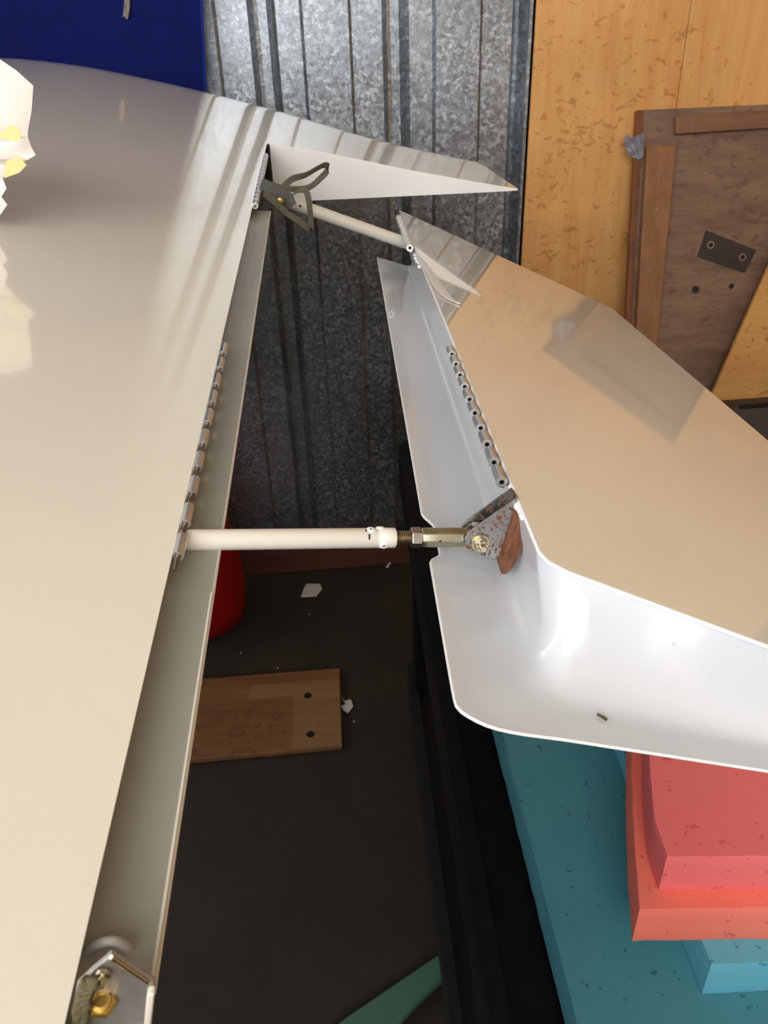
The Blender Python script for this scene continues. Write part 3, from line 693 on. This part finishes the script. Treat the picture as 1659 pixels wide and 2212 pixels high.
bm = bmesh.new(); add_prism(bm, [W_(c, .448, h) for c, h in ((-.185, .118), (-.172, .121), (-.168, .114), (-.176, .108), (-.19, .104))], -SW * .0005)
t2 = link('yellow_tape', bm, M['ytape'], None); t2.parent = pap; t2['label'] = 'yellow tape strip'

# ------------------------------------------------------------------ blue tarp on the wall, with scrap
bm = bmesh.new(); rows = []
tr0, tr1 = V(-.3707, 2.228, 1.6754), V(-.3871, 2.2269, 1.4941); td = (tr1 - tr0) / .1813
for i in range(25):
    q = tr0 - td * 1.2 + td * (2.1 * i / 24)
    rows.append([q - WD * (x) + WN * (.008 * math.sin(x * 9 + i * .15) * min(1, x * 4)) for x in [0, .003, .02, .1, .2, .3, .45, .6, .75, .9, 1.1]])
grid(bm, rows); tarp = link('blue_tarp', bm, M['tarp'], None, True); solid(tarp, .004, 0)
tag(tarp, 'dark blue vinyl sheet hanging on the wall behind the wing', 'tarp')
bm = bmesh.new(); add_prism(bm, [tr0 - td * 1.2 + WN * .003 + WD * .0005, tr0 + td * .9 + WN * .003 + WD * .0005, tr0 + td * .9 + WN * .003 - WD * .006, tr0 - td * 1.2 + WN * .003 - WD * .006], WN * .002)
hm = link('hem', bm, M['hem'], tarp)
crumple('torn_scrap', V(-.5409, 2.2162, 1.6673) + WN * .008, WN, (WD * .3 + UPZ).normalized(), (WD - UPZ * .3).normalized(), .045, .012, M['rag'], 'small torn grey scrap stuck on the blue vinyl sheet', 'scrap', 2.2)

# ------------------------------------------------------------------ plywood sheets on the wall
PA = V(.4213, 2.385, 0); seam0 = .3795
def ply(u0, u1, label):
    bm = bmesh.new(); add_box(bm, wall_pt(u0, .0, .016), WD * (u1 - u0), UPZ * 3.2, WN * .012)
    o = link('plywood_sheet', bm, M['ply']); bevel(o, .0012); tag(o, label, 'plywood', 'plywood sheets on the wall'); return o
ply(.9355, 1.3235, 'honey coloured plywood sheet on the wall next to corrugated steel')
ply(1.3250, 2.55, 'honey coloured plywood sheet on the wall right of the seam')

# ------------------------------------------------------------------ dark board leaning on the plywood
B = G['board']; BO, B1, B2, BNn = Vector(B['o']), Vector(B['e1']), Vector(B['e2']), Vector(B['n'])
def bp(u, v, off=0): return BO + B2 * u + B1 * v + BNn * off
lb = empty('leaning_board', bp(.4, 1.43), 'dark stained board with nailed battens leaning on the plywood', 'board')
bm = bmesh.new(); add_box(bm, bp(0, 0, -.004), B2 * .9, B1 * 1.44, -BNn * .016); o = sharp(link('panel', bm, M['board'], lb)); bevel(o, .0015)
bm = bmesh.new(); add_box(bm, bp(-.016, 0, .0), B2 * .016, B1 * 1.44, -BNn * .022); o = sharp(link('edge_trim', bm, M['redwood'], lb)); bevel(o, .002)
bm = bmesh.new(); add_prism(bm, [bp(.0086, .089, -.004), bp(.0868, .0908, -.004), bp(.0715, .5469, -.004), bp(.064, .8, -.004), bp(.0, .8, -.004), bp(.0072, .5443, -.004)], BNn * .024)
b1 = sharp(link('batten', bm, M['batten'], lb)); bevel(b1, .002)
bm = bmesh.new(); add_prism(bm, [bp(.0816, .0205, -.004), bp(.88, .008, -.004), bp(.88, .052, -.004), bp(.084, .0635, -.004)], BNn * .024)
b2 = sharp(link('batten', bm, M['batten_x'], lb)); bevel(b2, .002)
for par, u, v in ((b1, .052, .153), (b1, .044, .245), (b1, .036, .40), (b2, .125, .042), (b2, .215, .038), (b1, .03, .50)):
    bm = bmesh.new(); add_lathe(bm, bp(u, v, .0195), BNn, [(0, .0042), (.001, .0038)], 12); link('nail', bm, M['nail'], par)
bm = bmesh.new(); add_prism(bm, [bp(.1942, .3062, -.004), bp(.3427, .3654, -.004), bp(.3149, .4259, -.004), bp(.175, .375, -.004)], BNn * .001)
link('dark_patch', bm, M['darkpaint'], lb)
for u, v, r in ((.2113, .3453, .011), (.3046, .3825, .011), (.1784, .462, .011), (.2803, .4582, .008)):
    bm = bmesh.new(); add_lathe(bm, bp(u, v, -.0035), BNn, [(0, r), (.0012, r * .9), (.0012, r * .55)], 16, None, True, False)
    rm = link('hole_rim', bm, M['holelight'] if u > .2 and v < .4 else M['darkpaint'], lb)
    bm = bmesh.new(); add_lathe(bm, bp(u + .002, v, -.0030), BNn, [(0, r * .6), (.0006, r * .6)], 14); link('bore', bm, M['hole'], rm)
# grey tape scrap on its edge
bm = bmesh.new(); rows = []
random.seed(21)
for i in range(7):
    row = []
    for j in range(6):
        u = -.053 + .056 * j / 5; v = .058 + .062 * i / 6
        if i == 0: v += [.008, .0, .012, .004, .002, .0][j]
        if i == 6: v -= [.035, .024, .010, .003, .0, .004][j]
        if j == 0: u += [.0, .004, .003, .008, .012, .020, .026][i]
        row.append(bp(u, v, .006 + .012 * abs(noise.noise(Vector((i * .7, j * .8, 9))))))
    rows.append(row)
grid(bm, rows); o = link('grey_tape', bm, M['gtape'], None, False); solid(o, .0008, 0)
tag(o, 'crumpled piece of grey tape at left edge of dark leaning board', 'tape')
# plywood offcut and dark box in front of the board
bm = bmesh.new(); add_prism(bm, [bp(.505, .0, .045), bp(1.0, .0, .045), bp(1.0, .758, .045), bp(.215, .768, .045)], BNn * .012)
o = sharp(link('plywood_offcut', bm, M['ply2'])); bevel(o, .001); tag(o, 'slanted plywood offcut in front of dark board at right edge', 'plywood')
bx = empty('dark_box', bp(.5, 1.2, .1), 'dark grey box with torn top edge below the slanted offcut', 'box')
bm = bmesh.new(); add_prism(bm, [bp(.15, .765, .06), bp(.9, .765, .06), bp(.9, 1.3, .06), bp(.15, 1.3, .06)], BNn * .12); o = sharp(link('body', bm, M['darkbin'], bx)); bevel(o, .004)
bm = bmesh.new(); rows = []
for i in range(16):
    u = .24 + .045 * i; rows.append([bp(u, .756 - .006 * abs(noise.noise(Vector((i * .9, 2, 1)))), .185), bp(u, .768, .182)])
grid(bm, rows); o = link('torn_edge', bm, M['hole'], bx); solid(o, .002, 0)

# ------------------------------------------------------------------ floor things under the gap
fbd = empty('drilled_plank', (-.42, 1.66, 0), 'wide wooden plank with two drilled holes lying on the floor', 'plank')
q = [V(-.1442, 1.8057, 0), V(-.1306, 1.5127, 0), V(-.95, 1.452, 0), V(-.95, 1.755, 0)]
th = .018
bm = bmesh.new(); add_prism(bm, q, UPZ * th); o = sharp(link('board', bm, M['fboard'], fbd)); bevel(o, .003)
bm = bmesh.new(); add_prism(bm, [V(-.1462, 1.76, th), V(-.1320, 1.515, th), V(-.262, 1.506, th), V(-.270, 1.70, th), V(-.40, 1.69, th), V(-.395, 1.745, th)], UPZ * .0012); link('bare_end', bm, M['fboard2'], fbd)
for x, y in ((-.2313, 1.6964), (-.2156, 1.5531)):
    bm = bmesh.new(); add_lathe(bm, (x, y, th + .0006), UPZ, [(0, .012), (.0012, .011)], 16); link('drill_hole', bm, M['hole'], fbd)
def scrap(pts, label, mat=None, cat='paper', amp=.004):
    bm = bmesh.new(); vs = []
    c = sum((Vector((x, y, 0)) for x, y in pts), Vector()) / len(pts)
    cv = bm.verts.new((c.x, c.y, .003 + amp)); vs = [bm.verts.new((x, y, .0025 + amp * random.random())) for x, y in pts]
    for i in range(len(vs)): bm.faces.new((cv, vs[i], vs[(i + 1) % len(vs)]))
    o = link('paper_scrap', bm, mat or M['paperw']); solid(o, .001, 1); return tag(o, label, cat)
scrap([(-.268, 2.232), (-.222, 2.226), (-.214, 2.198), (-.232, 2.160), (-.282, 2.160), (-.276, 2.20)], 'square white paper scrap on the floor near the wall')
scrap([(-.138, 1.70), (-.128, 1.685), (-.112, 1.69), (-.104, 1.665), (-.118, 1.64), (-.130, 1.648), (-.138, 1.665), (-.126, 1.672)], 'small torn white scrap beside end of the drilled plank')
bm = bmesh.new()
ribbon(bm, spline([V(-.04, 2.335, .006), V(-.005, 2.345, .008), V(.03, 2.352, .007), V(.068, 2.36, .008)], 5), .012, V(.2, -1, .3), .0015)
ribbon(bm, spline([V(.028, 2.35, .008), V(.012, 2.325, .007), V(.004, 2.305, .006)], 5), .008, V(1, .3, .2), .0015)
tag(link('white_strip', bm, M['paperw'], None), 'forked white strip on the floor at the foot of wall', 'scrap')
for x, y, lab in (
        (-0.447, 1.901, 'tiny pale crumb on the floor closest to the red can'),
        (-0.329, 1.831, 'tiny pale crumb on the floor behind the plank, further from the red can'),
        (-0.101, 1.609, 'tiny pale crumb on the floor right of the torn scrap at the plank end'),
        (-0.250, 2.073, 'tiny pale crumb on the floor just in front of the square paper scrap'),
        ):
    bm = bmesh.new(); bmesh.ops.create_icosphere(bm, subdivisions=1, radius=.0026)
    for v in bm.verts: v.co = V(x, y, .0024) + v.co * (1 + .3 * noise.noise(v.co * 900))
    tag(link('crumb', bm, M['paperw']), lab, 'crumb', 'pale crumbs on the floor')
# green board with slot
bm = bmesh.new()
gp = [V(x, y, .002) for x, y in ((.1334, .9821), (.1377, .9672), (.1458, .935), (.1284, .9309), (.1032, .9131), (.0347, .8568), (.0044, .8268), (-.03, .78), (.06, .70), (.1044, .8235), (.125, .885), (.1363, .8981), (.15, .905), (.16, .70), (.0, .5), (-.45, .58), (-.1094, .8305))]
add_prism(bm, gp, UPZ * .02); o = sharp(link('green_board', bm, M['green'])); bevel(o, .004)
tag(o, 'green painted board with rounded slot on the floor beside black cart', 'board')
# red can
can = empty('red_can', (-.63, 2.06, 0), 'red plastic can standing on the floor behind the wing cove', 'can')
bm = bmesh.new()
cc = V(-.63, 2.06, 0); prof = [(0, .10), (.004, .145), (.03, .178), (.10, .19), (.22, .192), (.33, .178), (.40, .15), (.44, .10), (.455, .05), (.457, .001)]
add_lathe(bm, cc + V(0, 0, .001), UPZ, prof, 40)
for v in bm.verts: v.co.y = 2.06 + (v.co.y - 2.06) * .78
sharp(link('body', bm, M['red'], can), 60)
bm = bmesh.new(); add_tube(bm, spline([V(-.75, 2.06, .41), V(-.73, 2.06, .50), V(-.63, 2.06, .52), V(-.53, 2.06, .50), V(-.51, 2.06, .41)], 6), .014, 12); sharp(link('handle', bm, M['red'], can), 60)
bm = bmesh.new(); add_lathe(bm, cc + V(-.05, 0, .44), UPZ, [(0, .028), (.03, .028), (.032, .024)], 20); link('cap', bm, M['blackpl'], can)
bm = bmesh.new(); rows = []
for i in range(5):
    a = math.radians(-62 - i * 9)
    rows.append([cc + V(math.cos(a) * .1945, math.sin(a) * .1945 * .78, z) for z in (.13, .20)])
grid(bm, rows); link('label_patch', bm, M['bluelab'], can, True)

# ------------------------------------------------------------------ black two-tier cart
cart = empty('utility_cart', (.45, 1.0, 0), 'black two tier plastic cart under the aileron carrying foam blocks', 'cart')
def rrect(x0, y0, x1, y1, r, z, skew=0.0, n=6):
    pts = []
    for cx, cy, a0 in ((x1 - r, y1 - r, 0), (x0 + r, y1 - r, 90), (x0 + r, y0 + r, 180), (x1 - r, y0 + r, 270)):
        for i in range(n + 1):
            a = math.radians(a0 + 90 * i / n); pts.append(V(cx + r * math.cos(a) - skew * (cy + r * math.sin(a) - y0), cy + r * math.sin(a), z))
    return pts
SK = .042
def tray(name, z1, h, mat, x0=.089, y0=.33, rim=.02, depth=.05):
    bm = bmesh.new(); y1 = 1.64; x1 = .80
    add_prism(bm, rrect(x0, y0, x1, y1, .045, z1 - h, SK), UPZ * (h - depth * .4))
    ou = rrect(x0, y0, x1, y1, .045, z1, SK); inn = rrect(x0 + rim, y0 + rim, x1 - rim, y1 - rim, .03, z1, SK)
    n = len(ou); A = [bm.verts.new(p) for p in ou]; Bv = [bm.verts.new(p) for p in inn]; Cv = [bm.verts.new(p - UPZ * depth * .45) for p in inn]; Dv = [bm.verts.new(p - UPZ * depth * .5) for p in ou]
    for i in range(n):
        j = (i + 1) % n
        bm.faces.new((A[i], A[j], Bv[j], Bv[i])); bm.faces.new((Bv[i], Bv[j], Cv[j], Cv[i])); bm.faces.new((A[i], Dv[i], Dv[j], A[j]))
    o = sharp(link(name, bm, mat, cart), 35); return o
tray('top_tray', .845, .10, M['blackpl'])
tray('lower_shelf', .20, .09, M['greypl'], .099)
for x, y in ((.125, .40), (.74, .40), (.085, 1.55), (.70, 1.55)):
    bm = bmesh.new(); add_box(bm, (x - .025, y - .03, .19), V(.05, 0, 0), V(0, .06, 0), UPZ * .57); o = sharp(link('post', bm, M['blackpl'], cart)); bevel(o, .012, 3)
    bm = bmesh.new(); add_lathe(bm, (x - .018, y, .055), V(1, 0, 0), [(0, .045), (.004, .055), (.03, .055), (.034, .045)], 20)
    add_box(bm, (x - .022, y - .012, .06), V(.042, 0, 0), V(0, .024, 0), UPZ * .055); sharp(link('caster', bm, M['greypl'], cart))

# ------------------------------------------------------------------ foam blocks stacked on the cart
def slab(name, pts, z0, z1, mat, label, inset=.0, seed=1):
    bm = bmesh.new(); n = 16; loop = []
    P_ = [Vector((x, y, 0)) for x, y in pts]
    for i, p in enumerate(P_):
        q = P_[(i + 1) % len(P_)]
        m = max(2, int((q - p).length / .012))
        for k in range(m): loop.append(p + (q - p) * (k / m))
    ctr = sum(P_, Vector()) / len(P_)
    rings = []
    for zi in range(6):
        f = zi / 5; ring = []
        for k, p in enumerate(loop):
            d = (p - ctr).normalized(); ro = .0009 * noise.noise(Vector((p.x * 120 + seed, p.y * 120, f * 3))) + .0007 * noise.noise(Vector((p.x * 40, p.y * 40 + seed, f)))
            rnd = -.0012 if zi in (0, 5) else 0
            ring.append(bm.verts.new(p + d * (ro + rnd) + V(0, 0, z0 + (z1 - z0) * [0, .06, .35, .65, .94, 1][zi])))
        rings.append(ring)
    m = len(loop)
    for a, b in zip(rings, rings[1:]):
        for i in range(m): bm.faces.new((a[i], a[(i + 1) % m], b[(i + 1) % m], b[i]))
    bm.faces.new(rings[-1]); bm.faces.new(rings[0][::-1])
    o = sharp(link(name, bm, mat), 50); return tag(o, label, 'foam', 'foam blocks stacked on the cart')
slab('foam_block', [(.1575, .40), (.1581, .365), (.70, .365), (.66, 1.2), (.108, 1.2), (.134, .7912), (.147, .5751)], .846, .900, M['teal'], 'widest teal foam block, bottom of the stack on black cart', seed=1)
slab('foam_block', [(.2779, .4047), (.70, .41), (.66, .95), (.258, .95), (.2711, .6481), (.2725, .5228)], .9005, .95, M['sky'], 'smaller light blue foam block between the teal and coral slabs', seed=2)
slab('foam_block', [(.2135, .4286), (.66, .418), (.62, .9), (.345, .9), (.2671, .6528), (.2447, .5716), (.2259, .4912)], .9505, 1.0, M['coral2'], 'lower coral foam slab in the stack, on the light blue block', seed=3)
slab('foam_block', [(.2354, .4456), (.65, .430), (.60, .86), (.332, .86), (.2654, .6086), (.2452, .5328), (.2352, .4814)], 1.0005, 1.05, M['coral'], 'topmost coral foam slab of the stack under the aileron', seed=4)
